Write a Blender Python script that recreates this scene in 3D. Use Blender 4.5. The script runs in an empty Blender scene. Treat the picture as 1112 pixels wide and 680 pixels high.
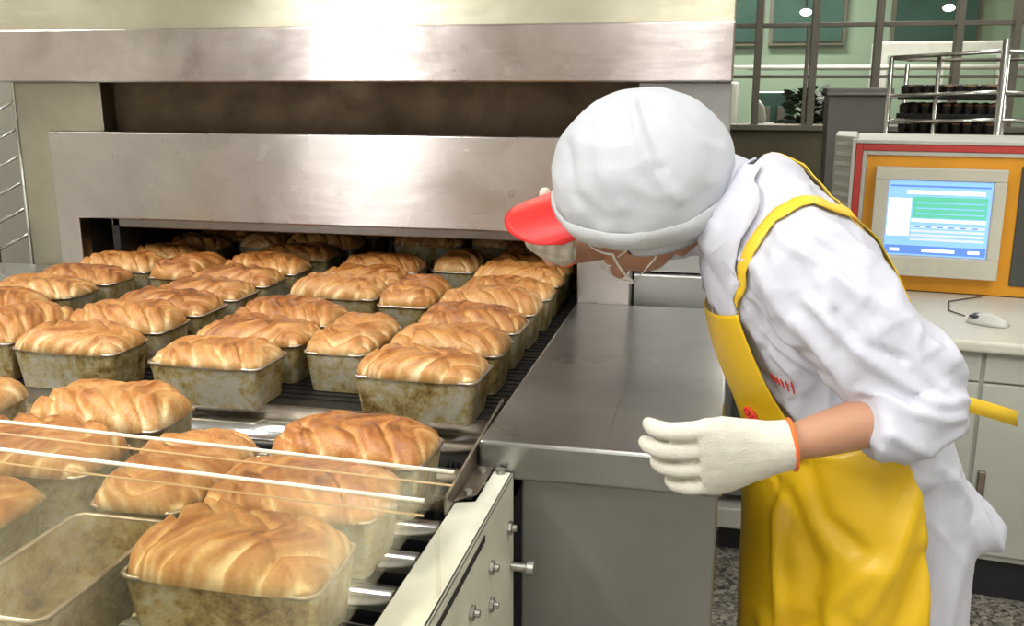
import bpy, math, random
import numpy as np
from mathutils import Vector, Matrix, noise
from mathutils.bvhtree import BVHTree
random.seed(4)
COL = bpy.context.scene.collection
PI = math.pi

# ------------------------------------------------------------------ materials
def newmat(name):
    m = bpy.data.materials.new(name); m.use_nodes = True
    nt = m.node_tree; b = nt.nodes['Principled BSDF']
    return m, nt, b
def mapping(nt, scale=(1,1,1), coord='Object', loc=None):
    tc = nt.nodes.new('ShaderNodeTexCoord'); mp = nt.nodes.new('ShaderNodeMapping')
    mp.inputs['Scale'].default_value = scale
    if coord == 'World':
        g = nt.nodes.new('ShaderNodeNewGeometry'); nt.links.new(g.outputs['Position'], mp.inputs['Vector'])
    else: nt.links.new(tc.outputs[coord], mp.inputs['Vector'])
    return mp
def ntex(nt, mp, scale, detail=4, rough=.55, dist=0):
    n = nt.nodes.new('ShaderNodeTexNoise'); n.inputs['Scale'].default_value = scale
    n.inputs['Detail'].default_value = detail; n.inputs['Roughness'].default_value = rough
    n.inputs['Distortion'].default_value = dist
    nt.links.new(mp.outputs[0], n.inputs['Vector']); return n
def ramp(nt, src, stops):
    r = nt.nodes.new('ShaderNodeValToRGB')
    e = r.color_ramp.elements
    while len(e) < len(stops): e.new(.5)
    for k, (p, c) in enumerate(stops):
        e[k].position = p; e[k].color = (*c, 1) if len(c) == 3 else c
    nt.links.new(src, r.inputs[0]); return r
def bump(nt, b, src, strength, dist=.01):
    bp = nt.nodes.new('ShaderNodeBump'); bp.inputs['Strength'].default_value = strength
    bp.inputs['Distance'].default_value = dist
    nt.links.new(src, bp.inputs['Height']); nt.links.new(bp.outputs[0], b.inputs['Normal']); return bp
def plain(name, col, rough=.5, metal=0, var=.12, vs=6, bmp=0, bs=60, coat=0, world=True):
    m, nt, b = newmat(name)
    mp = mapping(nt, coord='World' if world else 'Object')
    n = ntex(nt, mp, vs, 5)
    lo = tuple(c*(1-var) for c in col); hi = tuple(min(1, c*(1+var)) for c in col)
    r = ramp(nt, n.outputs[0], [(.3, lo), (.7, hi)])
    nt.links.new(r.outputs[0], b.inputs['Base Color'])
    b.inputs['Roughness'].default_value = rough; b.inputs['Metallic'].default_value = metal
    b.inputs['Coat Weight'].default_value = coat
    if bmp:
        n2 = ntex(nt, mp, bs, 3); bump(nt, b, n2.outputs[0], bmp, .004)
    return m
def steel(name, c1, c2, rough=.3, aniso=.75, scratch=.12, metal=1.0, grain=(3, 3, 160), vs=2.2, tangent=(0,0,1)):
    m, nt, b = newmat(name)
    mp = mapping(nt, coord='World'); n = ntex(nt, mp, vs, 6, .65, .6)
    r = ramp(nt, n.outputs[0], [(.3, c1), (.7, c2)])
    nt.links.new(r.outputs[0], b.inputs['Base Color'])
    b.inputs['Metallic'].default_value = metal
    n3 = ntex(nt, mp, 4, 3, .55)
    r3 = ramp(nt, n3.outputs[0], [(.3, (rough*.8,)*3), (.75, (rough*1.3,)*3)])
    nt.links.new(r3.outputs[0], b.inputs['Roughness'])
    b.inputs['Anisotropic'].default_value = aniso
    tg = nt.nodes.new('ShaderNodeCombineXYZ')
    for k in range(3): tg.inputs[k].default_value = tangent[k]
    nt.links.new(tg.outputs[0], b.inputs['Tangent'])
    mp2 = mapping(nt, (1.5,1.5,9), 'World'); n2 = ntex(nt, mp2, 3, 2, .5)
    bump(nt, b, n2.outputs[0], scratch, .006)
    return m
def emit(name, col, s):
    m, nt, b = newmat(name)
    b.inputs['Base Color'].default_value = (*col, 1); b.inputs['Emission Color'].default_value = (*col, 1)
    b.inputs['Emission Strength'].default_value = s; b.inputs['Roughness'].default_value = .3
    return m
def clear(name, tint, gl=.08, rough=.03):
    m, nt, b = newmat(name); nt.nodes.remove(b)
    out = nt.nodes['Material Output']
    t = nt.nodes.new('ShaderNodeBsdfTransparent'); t.inputs[0].default_value = (*tint, 1)
    g = nt.nodes.new('ShaderNodeBsdfGlossy'); g.inputs['Roughness'].default_value = rough
    lw = nt.nodes.new('ShaderNodeLayerWeight'); lw.inputs[0].default_value = .5
    fr = nt.nodes.new('ShaderNodeMath'); fr.operation = 'POWER'; nt.links.new(lw.outputs['Facing'], fr.inputs[0]); fr.inputs[1].default_value = 4
    ad = nt.nodes.new('ShaderNodeMath'); ad.operation = 'MULTIPLY_ADD'
    nt.links.new(fr.outputs[0], ad.inputs[0]); ad.inputs[1].default_value = .28; ad.inputs[2].default_value = gl*.12
    mx = nt.nodes.new('ShaderNodeMixShader')
    nt.links.new(ad.outputs[0], mx.inputs[0]); nt.links.new(t.outputs[0], mx.inputs[1]); nt.links.new(g.outputs[0], mx.inputs[2])
    nt.links.new(mx.outputs[0], out.inputs[0])
    return m

M = {}
M['panel'] = steel('brushed_panel', (.38,.345,.325), (.52,.48,.46), .29, .80, .10)
M['lip'] = steel('worn_hood_steel', (.33,.285,.265), (.56,.51,.49), .27, .80, .28, vs=3.2)
M['upper'] = steel('upper_sheet_steel', (.42,.40,.29), (.62,.60,.48), .36, .8, .25)
M['column'] = steel('column_steel', (.30,.28,.22), (.44,.41,.33), .38, .4, .08)
M['header'] = steel('dull_header_steel', (.16,.14,.12), (.26,.235,.21), .4, .4, .08)
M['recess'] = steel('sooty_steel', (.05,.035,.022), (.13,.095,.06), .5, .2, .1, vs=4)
M['counter'] = steel('counter_steel', (.26,.26,.25), (.40,.40,.39), .32, .5, .06, tangent=(0,1,0))
M['cover'] = steel('cover_steel', (.40,.40,.385), (.50,.50,.48), .42, .3, .08)
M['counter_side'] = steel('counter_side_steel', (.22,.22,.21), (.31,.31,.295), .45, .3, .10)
M['chrome'] = steel('polished_roller', (.62,.62,.63), (.8,.8,.8), .16, .5, .03)
M['darkmetal'] = plain('dark_metal', (.03,.03,.032), .45, .7, .3, 20)
M['cavity'] = plain('oven_cavity', (.012,.010,.009), .7, .3, .4, 6)
M['belt'] = plain('mesh_belt', (.035,.032,.03), .5, .6, .3, 120, .8, 260)
M['zinc'] = plain('zinc_bolt', (.42,.41,.38), .35, .9, .2, 60)
M['bracket'] = plain('bracket_steel', (.30,.26,.21), .32, .9, .35, 18)
M['cream'] = plain('cream_painted_metal', (.62,.62,.52), .42, 0, .12, 9, .1, 40)
M['slot'] = plain('slot_black', (.015,.015,.015), .7)
M['clear'] = clear('clear_acrylic', (.97,.96,.92))
M['edge'] = plain('acrylic_edge', (.90,.86,.74), .25, 0, .06, 12)
M['lipc'] = plain('amber_lip', (.75,.52,.28), .3, 0, .1, 12)
M['rim'] = plain('tin_rim_metal', (.45,.38,.31), .3, .85, .25, 30, world=False)
M['coat'] = plain('white_cotton', (.55,.56,.645), .8, 0, .02, 8, .12, 500)
M['capcloth'] = plain('white_cap_cloth', (.50,.53,.575), .8, 0, .025, 18, .18, 380)
M['capband'] = plain('cap_band_cloth', (.49,.52,.54), .8, 0, .03, 18, .3, 300)
M['apron'] = plain('yellow_vinyl', (.74,.47,.012), .36, 0, .05, 6, .1, 30)
M['strapy'] = plain('yellow_strap', (.80,.53,.03), .5, 0, .05, 12)
M['glove'] = plain('knit_glove', (.68,.655,.57), .9, 0, .05, 60, .5, 420)
M['orange'] = plain('orange_cuff', (.85,.16,.03), .7, 0, .15, 90)
M['skin'] = plain('skin', (.47,.245,.15), .5, 0, .06, 14)
M['skin'].node_tree.nodes['Principled BSDF'].inputs['Subsurface Weight'].default_value = .08
M['hair'] = plain('black_hair', (.012,.01,.009), .5, 0, .3, 80)
M['red'] = plain('red_cap_brim', (.68,.02,.02), .38, 0, .08, 20)
M['redmark'] = plain('red_marking', (.75,.05,.03), .6, 0, .1, 30)
M['shoe'] = plain('white_rubber', (.7,.7,.68), .4)
M['orangepanel'] = plain('orange_panel', (.82,.36,.015), .45, 0, .06, 7)
M['redtrim'] = plain('red_trim', (.55,.05,.04), .45)
M['greytrim'] = plain('pale_grey_paint', (.55,.55,.50), .5, 0, .06, 5)
M['deskfront'] = plain('grey_cream_laminate', (.47,.48,.42), .45, 0, .05, 4)
M['desktop'] = plain('pale_laminate', (.62,.60,.52), .4, 0, .05, 6)
M['bezel'] = plain('beige_plastic', (.60,.58,.49), .4, 0, .04, 10)
M['darkpanel'] = plain('charcoal_panel', (.06,.065,.06), .35)
M['mousegrey'] = plain('pale_grey_plastic', (.62,.62,.58), .35)
M['black'] = plain('black_plastic', (.02,.02,.022), .4)
M['mullion'] = plain('window_frame_paint', (.19,.175,.14), .5, .2)
M['wall'] = plain('pale_wall', (.62,.60,.52), .7, 0, .04, 2)
M['wallb'] = plain('brown_lower_wall', (.13,.115,.07), .6, 0, .15, 3)
M['ceil'] = plain('ceiling_white', (.72,.72,.68), .7, 0, .03, 2)
M['greenwall'] = plain('green_wall_paint', (.36,.50,.38), .6, 0, .08, 1.5)
M['teal'] = plain('teal_glazing', (.05,.12,.10), .2, 0, .3, 1.5)
M['white'] = plain('white_paint', (.75,.76,.72), .5)
M['greymach'] = plain('grey_machine', (.22,.22,.20), .5, .2, .1, 3)
M['leaf'] = plain('leaf_green', (.03,.07,.02), .5, 0, .5, 15)
M['bin'] = plain('grey_bin_plastic', (.20,.195,.18), .6, 0, .1, 5)
M['tube'] = steel('rack_tube', (.55,.55,.53), (.75,.75,.72), .22, .3, .05)
M['cup'] = plain('dark_nonstick', (.025,.022,.02), .35, .4, .3, 40)
M['cake'] = plain('brown_bun', (.20,.10,.045), .6, 0, .3, 60)
M['lamp'] = emit('lamp_tube', (1,.97,.90), 9)
M['paleslat'] = plain('pale_slats', (.62,.62,.50), .5, 0, .1, 9)

def bread_mat():
    m, nt, b = newmat('bread_crust')
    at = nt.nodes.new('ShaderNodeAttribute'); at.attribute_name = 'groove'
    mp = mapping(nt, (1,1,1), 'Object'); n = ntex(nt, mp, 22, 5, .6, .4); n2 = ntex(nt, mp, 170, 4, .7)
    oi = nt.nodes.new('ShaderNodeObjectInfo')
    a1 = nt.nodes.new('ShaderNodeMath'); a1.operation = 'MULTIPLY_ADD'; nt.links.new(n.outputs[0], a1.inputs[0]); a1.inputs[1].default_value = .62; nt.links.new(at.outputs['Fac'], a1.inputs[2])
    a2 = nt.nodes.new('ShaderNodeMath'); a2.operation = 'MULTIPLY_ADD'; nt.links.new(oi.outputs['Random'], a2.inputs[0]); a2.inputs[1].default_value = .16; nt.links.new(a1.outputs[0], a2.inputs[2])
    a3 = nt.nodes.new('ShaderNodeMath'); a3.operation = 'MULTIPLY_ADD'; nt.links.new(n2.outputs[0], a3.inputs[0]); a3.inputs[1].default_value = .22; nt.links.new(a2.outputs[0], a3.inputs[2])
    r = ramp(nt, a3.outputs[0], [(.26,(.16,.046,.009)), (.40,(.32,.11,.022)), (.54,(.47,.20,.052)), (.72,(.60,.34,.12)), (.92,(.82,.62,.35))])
    nt.links.new(r.outputs[0], b.inputs['Base Color'])
    b.inputs['Roughness'].default_value = .42
    b.inputs['Subsurface Weight'].default_value = .05; b.inputs['Subsurface Scale'].default_value = .01
    bump(nt, b, n2.outputs[0], .28, .003)
    return m
M['bread'] = bread_mat()
def tin_mat():
    m, nt, b = newmat('stained_tin')
    mp = mapping(nt, (1,1,1), 'Object'); oi = nt.nodes.new('ShaderNodeObjectInfo')
    vm = nt.nodes.new('ShaderNodeVectorMath'); vm.operation = 'ADD'
    mul = nt.nodes.new('ShaderNodeMath'); mul.operation = 'MULTIPLY'; mul.inputs[1].default_value = 13
    nt.links.new(oi.outputs['Random'], mul.inputs[0])
    nt.links.new(mp.outputs[0], vm.inputs[0]); nt.links.new(mul.outputs[0], vm.inputs[1])
    n = ntex(nt, vm, 11, 6, .7, .5); n2 = ntex(nt, vm, 70, 5, .75)
    a = nt.nodes.new('ShaderNodeMath'); a.operation = 'MULTIPLY_ADD'; nt.links.new(n2.outputs[0], a.inputs[0]); a.inputs[1].default_value = .5; nt.links.new(n.outputs[0], a.inputs[2])
    r = ramp(nt, a.outputs[0], [(.54,(.07,.04,.014)), (.64,(.26,.17,.055)), (.74,(.44,.35,.15)), (.86,(.54,.51,.41))])
    nt.links.new(r.outputs[0], b.inputs['Base Color'])
    b.inputs['Metallic'].default_value = .55; b.inputs['Roughness'].default_value = .40
    bump(nt, b, n2.outputs[0], .15, .002)
    return m
M['tin'] = tin_mat()
def floor_mat():
    m, nt, b = newmat('terrazzo_floor')
    mp = mapping(nt, coord='World')
    v = nt.nodes.new('ShaderNodeTexVoronoi'); v.inputs['Scale'].default_value = 85; nt.links.new(mp.outputs[0], v.inputs['Vector'])
    r = ramp(nt, v.outputs['Color'], [(.15,(.06,.055,.05)), (.5,(.22,.20,.17)), (.85,(.42,.39,.34))])
    nt.links.new(r.outputs[0], b.inputs['Base Color']); b.inputs['Roughness'].default_value = .45
    return m
M['floor'] = floor_mat()

# ------------------------------------------------------------------ mesh tools
class MB:
    def __init__(s): s.V = []; s.F = []; s.I = []
    def add(s, V, F, mi=0):
        o = len(s.V); s.V += [tuple(map(float, v)) for v in V]; s.F += [tuple(i+o for i in f) for f in F]; s.I += [mi]*len(F); return s
    def box(s, x0, x1, y0, y1, z0, z1, mi=0, fr=None):
        V = [(x,y,z) for z in (z0,z1) for y in (y0,y1) for x in (x0,x1)]
        if fr: V = [fr(*v) for v in V]
        return s.add(V, [(0,2,3,1),(4,5,7,6),(0,1,5,4),(2,6,7,3),(0,4,6,2),(1,3,7,5)], mi)
    def prism(s, poly, axis, c0, c1, mi=0, fr=None):      # poly in the two other axes
        def mk(p, c):
            return {'x': (c,p[0],p[1]), 'y': (p[0],c,p[1]), 'z': (p[0],p[1],c)}[axis]
        n = len(poly); V = [mk(p,c0) for p in poly]+[mk(p,c1) for p in poly]
        if fr: V = [fr(*v) for v in V]
        return s.add(V, [tuple(range(n))[::-1], tuple(range(n,2*n))]+[(i,(i+1)%n,n+(i+1)%n,n+i) for i in range(n)], mi)
    def loft(s, rings, cap=True, mi=0):
        n = len(rings[0]); V = [p for r in rings for p in r]; F = []
        for k in range(len(rings)-1):
            for i in range(n):
                j = (i+1)%n; F.append((k*n+i, k*n+j, (k+1)*n+j, (k+1)*n+i))
        if cap: F.append(tuple(range(n))[::-1]); F.append(tuple(range((len(rings)-1)*n, len(rings)*n)))
        return s.add(V, F, mi)
    def tube(s, pts, rad, N=12, cap=True, mi=0, up=None, flat=1.0, closed=False):
        P = [np.array(p, float) for p in pts]; n = len(P)
        if not hasattr(rad, '__len__'): rad = [rad]*n
        rings = []; u = None
        for k in range(n):
            a = P[k-1] if (k > 0 or closed) else P[k]; b = P[(k+1)%n] if (k < n-1 or closed) else P[k]
            t = b-a; t /= (np.linalg.norm(t)+1e-9)
            if u is None:
                u = np.array(up if up is not None else ((0,0,1) if abs(t[2]) < .9 else (1,0,0)), float)
            u = u - t*np.dot(u,t); u /= (np.linalg.norm(u)+1e-9); w = np.cross(t,u)
            rings.append([P[k]+rad[k]*(math.cos(q)*w+flat*math.sin(q)*u) for q in np.linspace(0,2*PI,N,endpoint=False)])
        if closed:
            rings.append(rings[0]); return s.loft(rings, False, mi)
        return s.loft(rings, cap, mi)
    def ball(s, c, r, N=16, K=10, mi=0, fr=None):
        r = r if hasattr(r,'__len__') else (r,r,r)
        rings = []
        for k in range(K+1):
            th = PI*(k/K)*.98+.01*PI
            ring = [(c[0]+r[0]*math.sin(th)*math.cos(q), c[1]+r[1]*math.sin(th)*math.sin(q), c[2]+r[2]*math.cos(th)) for q in np.linspace(0,2*PI,N,endpoint=False)]
            if fr: ring = [fr(*p) for p in ring]
            rings.append(ring)
        return s.loft(rings, True, mi)
    def build(s, name, mats, parent=None, bevel=0, smooth=False, seg=2, solid=0, sub=0):
        off = np.array(parent.matrix_basis.translation if parent is not None and not parent.get('_local') else (0,0,0))
        if parent is not None and parent.parent is not None and not parent.get('_local'):
            off = off + np.array(parent.parent.matrix_basis.translation)
        me = bpy.data.meshes.new(name); me.from_pydata([tuple(np.array(v)-off) for v in s.V], [], s.F)
        mats = mats if isinstance(mats, (list,tuple)) else [mats]
        for m in mats: me.materials.append(M[m] if isinstance(m,str) else m)
        me.polygons.foreach_set('material_index', s.I)
        if smooth: me.polygons.foreach_set('use_smooth', [True]*len(me.polygons))
        me.update(); me.validate()
        o = bpy.data.objects.new(name, me); COL.objects.link(o)
        if parent is not None: o.parent = parent
        fixn(me)
        if solid:
            md = o.modifiers.new('thick','SOLIDIFY'); md.thickness = solid; md.offset = 0
        if bevel:
            md = o.modifiers.new('bevel','BEVEL'); md.width = bevel; md.segments = seg; md.limit_method = 'ANGLE'; md.angle_limit = .6
        if sub:
            md = o.modifiers.new('sub','SUBSURF'); md.levels = sub; md.render_levels = sub
        return o
def fixn(me):
    import bmesh
    bm = bmesh.new(); bm.from_mesh(me); bmesh.ops.recalc_face_normals(bm, faces=bm.faces); bm.to_mesh(me); bm.free()
def tag(o, label=None, cat=None, group=None, kind=None):
    if label: o['label'] = label
    if cat: o['category'] = cat
    if group: o['group'] = group
    if kind: o['kind'] = kind
    return o
def thing(name, loc, label, cat, group=None):
    o = bpy.data.objects.new(name, None); COL.objects.link(o); o.location = loc; o.empty_display_size = .05
    return tag(o, label, cat, group)
def struct(o): o['kind'] = 'structure'; return o
def evaluated(o):
    dg = bpy.context.evaluated_depsgraph_get(); dg.update()
    me = bpy.data.meshes.new_from_object(o.evaluated_get(dg))
    o.modifiers.clear(); o.data = me; return me
def remesh(o, vox, smooth=4, fac=.5):
    md = o.modifiers.new('r','REMESH'); md.mode = 'VOXEL'; md.voxel_size = vox; md.use_smooth_shade = True
    if smooth:
        s = o.modifiers.new('s','SMOOTH'); s.iterations = smooth; s.factor = fac
    me = evaluated(o); me.polygons.foreach_set('use_smooth', [True]*len(me.polygons)); return me
def displace(o, fn):
    me = o.data; n = len(me.vertices); co = np.empty(n*3); no = np.empty(n*3)
    me.vertices.foreach_get('co', co); me.vertices.foreach_get('normal', no)
    co = co.reshape(-1,3); no = no.reshape(-1,3)
    off = np.array(o.matrix_world.translation) if False else np.zeros(3)
    base = np.array(o.parent.matrix_basis.translation) if o.parent else np.zeros(3)
    d = fn(co+base, no); co += no*d[:,None]
    me.vertices.foreach_set('co', co.ravel()); me.update()
def fold2(P, N, polys, axes=(0,2)):
    """sum of smooth ridges along polylines seen in two axes"""
    d = np.zeros(len(P)); Q = P[:, axes]
    for pts, w, amp in polys:
        best = np.full(len(P), 1e9)
        L = len(pts)-1
        for k in range(L):
            a = np.array(pts[k]); b = np.array(pts[k+1]); ab = b-a
            t = np.clip(((Q-a)@ab)/(ab@ab), 0, 1)
            dd = np.linalg.norm(Q-(a+t[:,None]*ab), axis=1)
            best = np.minimum(best, dd)
        d += amp*np.exp(-(best/w)**2)
    return d
def nz(P, scale, off=0):
    return np.array([noise.noise(Vector((p[0]*scale[0]+off, p[1]*scale[1], p[2]*scale[2]))) for p in P])

# ------------------------------------------------------------------ camera
F_ = None
f_px = 1050.0
pitch = math.atan(251/f_px); yaw = math.atan(240/math.hypot(f_px,251))
cy, sy, cp, sp = math.cos(yaw), math.sin(yaw), math.cos(pitch), math.sin(pitch)
Fw = Vector((-sy*cp, cy*cp, -sp)); Rt = Vector((cy, sy, 0)); Up = Vector((-sy*sp, cy*sp, cp))
cam = bpy.data.cameras.new('camera'); co = bpy.data.objects.new('camera', cam); COL.objects.link(co)
mw = Matrix((Rt, Up, -Fw)).transposed().to_4x4(); mw.translation = (0,0,1.5)
co.matrix_world = mw; cam.sensor_width = 36; cam.lens = f_px/1112*36; cam.clip_start = .05; cam.clip_end = 60
bpy.context.scene.camera = co

# ------------------------------------------------------------------ room
X0, X1, Y0, YW, HC = -4.6, 3.6, -3.6, 6.5, 3.5
struct(MB().box(X0,X1,Y0,12.2,-.1,0).build('floor','floor'))
struct(MB().box(X0,X1,Y0,12.2,HC,HC+.1).build('ceiling','ceil'))
struct(MB().box(X0-.1,X0,Y0,12.2,0,HC).build('wall_left','wall'))
struct(MB().box(X1,X1+.1,Y0,12.2,0,HC).build('wall_right','wall'))
struct(MB().box(X0,X1,Y0-.1,Y0,0,HC).build('wall_back','wall'))
struct(MB().box(X0,X1,YW,YW+.12,0,1.20).build('wall_far','wallb'))
struct(MB().box(X0,X1,YW-.05,YW+.17,1.20,1.235).build('trim_1','mullion', bevel=.005))
struct(MB().box(X0,X1,12.1,12.2,0,HC).build('wall_end','greenwall'))
# glazed partition: frame bars with panes between
xs = [-.78,-.32,.145,.485,.86,1.32,1.64,2.10,2.56,3.02]
zs = [1.235, 1.53, 1.845, 2.35, 2.95]
k = 1
for i in range(len(xs)-1):
    w = MB(); x0, x1 = xs[i], xs[i+1]
    w.box(x0-.022,x0+.022,YW-.01,YW+.07,zs[0],3.0)
    w.box(x0+.022,x1-.022,YW,YW+.06,1.832,1.858); w.box(x0+.022,x1-.022,YW+.01,YW+.05,1.522,1.538)
    w.box(x0+.022,x1-.022,YW,YW+.06,2.95,3.0)
    if i == 2: w.box(.435,.455,YW,YW+.06,1.235,1.832)
    fo = struct(w.build('window_%d' % k, 'mullion', bevel=.003))
    MB().box(x0+.022,x1-.022,YW+.028,YW+.034,zs[0],2.95).build('pane','clear',fo)
    k += 1
struct(MB().box(X0,X1,YW,YW+.1,3.0,HC).build('wall_header','wall'))
struct(MB().box(X0,-.80,YW,YW+.1,1.235,3.0).build('wall_far_left','wall'))
struct(MB().box(3.04,X1,YW,YW+.1,1.235,3.0).build('wall_far_right','wall'))

# glowing door and narrow window added behind the camera to reflect in the steel
M['day'] = emit('daylight_glass', (.98,.98,1), 8)
def lit(name, x0, x1, z0, z1, bars):
    m = MB(); t_ = .05
    m.box(x0-t_,x0,Y0,Y0+.06,z0-t_,z1+t_); m.box(x1,x1+t_,Y0,Y0+.06,z0-t_,z1+t_); m.box(x0,x1,Y0,Y0+.06,z1,z1+t_); m.box(x0,x1,Y0,Y0+.06,z0-t_,z0)
    for k in range(1,bars): z = z0+(z1-z0)*k/bars; m.box(x0,x1,Y0+.01,Y0+.05,z-.02,z+.02)
    o = struct(m.build(name,'mullion',bevel=.004)); MB().box(x0,x1,Y0+.02,Y0+.03,z0,z1).build('pane','day',o)
lit('door_1',-3.55,-2.80,.06,2.9,4)
lit('window_30',-.62,-.22,1.3,2.7,2)

# hall beyond the windows
for n, (x0,x1,z0,z1) in enumerate([(-.6,.28,1.95,2.62),(.42,1.18,1.95,2.62),(1.75,2.6,1.95,2.62)]):
    w = MB().box(x0-.04,x1+.04,12.0,12.09,z0-.04,z1+.04)
    o = struct(w.build('window_%d' % (20+n), 'mullion')); MB().box(x0,x1,11.98,12.0,z0,z1).build('pane','teal',o)
t = thing('steel_pipe',(.78,9,1.0),'long pale horizontal pipe running behind the windows in the far hall','pipe')
MB().tube([(-2,9,1.62),(3.4,9,1.62)],.022,12).build('pipe_run','white',t,smooth=True)
for x in (-1.2,2.9): MB().tube([(x,9,0),(x,9,1.62)],.018,10).build('post','white',t,smooth=True)
def far_machine(x0,x1,y0,y1,h,name,lab,cat,m,m2):
    t = thing(name,((x0+x1)/2,(y0+y1)/2,0),lab,cat)
    MB().box(x0,x1,y0,y1,.12,h).build('body',m,t,bevel=.02)
    MB().box(x0+.05,x1-.05,y0+.05,y1-.05,0,.12).build('plinth','greymach',t)
    MB().box(x0+.08,(x0+x1)/2-.03,y0-.02,y0,.5,h-.12).build('door_panel',m2,t,bevel=.005)
    MB().box((x0+x1)/2+.03,x1-.08,y0-.02,y0,.5,h-.12).build('door_panel',m2,t,bevel=.005)
far_machine(.17,.52,8.6,9.1,1.42,'dark_cabinet','dark green-grey cabinet in the far hall behind the second window','cabinet','teal','greymach')
far_machine(-.9,.05,8.8,9.3,1.5,'white_cabinet','pale cabinet in the far hall at the left edge of the windows','cabinet','white','greenwall')
far_machine(1.25,2.3,9.4,9.9,1.85,'tall_machine','tall pale machine in the far hall behind the steel rack','machine','white','greenwall')
t = thing('white_jug',(.30,7.4,0),'white jug on a stand just behind the window','jug')
MB().tube([(.2,7.2,1.22),(.2,7.2,1.25),(.19,7.2,1.33),(.175,7.2,1.37)],[.035,.045,.035,.018],14).build('jug_body','white',t,smooth=True)
MB().box(.1,.3,7.1,7.3,0,1.22).build('stand','greymach',t,bevel=.01)
# ceiling lamps
def lamp(x,y,length,power,lab,ang=0,z=3.42):
    t = thing('ceiling_lamp',(x,y,z),lab,'lamp','ceiling lamps')
    c, s = math.cos(ang), math.sin(ang)
    fr = lambda a,b,c2: (x+a*c-b*s, y+a*s+b*c, c2)
    MB().box(-.16,.16,-length/2,length/2,z,HC,fr=fr).build('housing','white',t,bevel=.01)
    for k in (-.08,.08):
        p = [fr(k,-length/2+.03,z-.03), fr(k,length/2-.03,z-.03)]
        MB().tube(p,.014,8).build('lamp_tube','lamp',t,smooth=True)
    L = bpy.data.lights.new('lamp_light','AREA'); L.shape = 'RECTANGLE'; L.size = .36; L.size_y = length; L.energy = power; L.color = (1,.98,.94)
    lo = bpy.data.objects.new('lamp_light', L); COL.objects.link(lo); lo.location = (0,0,-.06); lo.rotation_euler = (0,0,ang); lo.parent = t
LP = [(-3.3,4.6,1.5,30),(-2.05,-.4,1.5,95),(-.2,-1.0,1.5,42),(1.6,-.8,1.5,30),(-3.4,1.4,1.5,30),(1.3,1.3,1.5,16),(2.4,3.4,1.5,25),(-.1,1.05,1.5,12),(1.2,4.6,1.2,14)]  # first lamp is added, to brighten the dark wall left of the oven
names = ['twin-tube ceiling lamp left of the oven','long twin-tube ceiling lamp hung over the front left of the room','twin-tube ceiling lamp behind the middle of the room','twin-tube ceiling lamp at the back right of the room','twin-tube ceiling lamp near the left wall','twin-tube ceiling lamp above the control desk side','twin-tube ceiling lamp at the right wall','twin-tube ceiling lamp right above the worker','twin-tube ceiling lamp above the steel tray rack']
for (x,y,l,p),nm in zip(LP,names): lamp(x,y,l,p,nm)
lamp(.9,8.2,1.2,75,'ceiling lamp of the far hall behind the windows',PI/2)
lamp(.2,10.6,1.2,70,'rearmost ceiling lamp of the far hall',PI/2)
t = None
for (x,z,lab) in ((.60,2.10,'small bright round lamp in the far hall, left one'),(1.78,2.12,'small bright round lamp in the far hall, right one')):
    t = thing('pendant_lamp',(x,9.3,z),lab,'lamp')
    MB().ball((x,9.3,z),(.05,.05,.03)).build('lamp_glass','lamp',t,smooth=True)
    MB().tube([(x,9.3,z+.03),(x,9.3,HC)],.008,8).build('cord','black',t)

# ------------------------------------------------------------------ oven
ov = thing('tunnel_oven',(-.9,2.45,0),'large stainless steel tunnel oven with hooded front and low wide mouth','oven')
def arc(cx,cz,r,a0,a1,n=6): return [(cx+r*math.cos(math.radians(a0+(a1-a0)*i/n)), cz+r*math.sin(math.radians(a0+(a1-a0)*i/n))) for i in range(n+1)]
poly = [(-1.865,0.0),(-1.865,1.366),(-.432,1.366),(-.228,1.366),(-.228,0.0),(-.364,0.0),(-.364,.86)]+arc(-.389,1.100,.025,0,90)+[(-1.792,1.125),(-1.792,0.0)]
MB().prism(poly,'y',2.40,2.446).build('front_panel','panel',ov,bevel=.004)
MB().box(-2.9,0.0,2.33,2.60,1.499,1.635).build('hood_lip','lip',ov,bevel=.005)
MB().box(-2.9,-.001,2.42,2.60,1.636,2.5).build('upper_panel','upper',ov,bevel=.004)
MB().box(-2.078,-1.79,2.55,2.66,.0,1.499).build('column','column',ov,bevel=.003)
MB().box(-.228,-.001,2.49,2.62,1.02,1.499).build('column','cover',ov,bevel=.003)
MB().box(-.228,-.001,2.47,2.62,.0,1.016).build('access_cover','cover',ov,bevel=.004)
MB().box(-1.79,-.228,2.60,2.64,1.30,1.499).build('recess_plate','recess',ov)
m = MB(); m.box(-1.70,-.40,2.447,2.56,1.095,1.14); m.box(-1.792,-.364,2.447,2.47,1.118,1.14)
m.build('inner_header','header',ov,bevel=.003)
m = MB().box(-1.72,-1.70,2.447,5.6,.6,1.10); m.build('side_guide','darkmetal',ov)
# heat chamber: a box open at the mouth
m = MB(); m.box(-1.84,-1.795,2.447,5.6,.55,1.2); m.box(-.362,-.31,2.447,5.6,.55,1.2); m.box(-1.84,-.31,2.57,5.6,1.145,1.2); m.box(-1.84,-.31,5.6,5.66,.5,1.2); m.box(-1.84,-.31,2.447,5.6,.5,.55)
m.build('chamber','cavity',ov)
MB().box(-2.075,-.02,2.665,5.8,1.21,2.45).build('body_shell','column',ov,bevel=.01)
MB().box(-.30,-.02,2.665,5.8,.0,1.205).build('side_shell','column',ov,bevel=.01)
MB().box(-2.075,-1.86,2.665,5.8,.0,1.205).build('side_shell','column',ov,bevel=.01)

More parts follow.
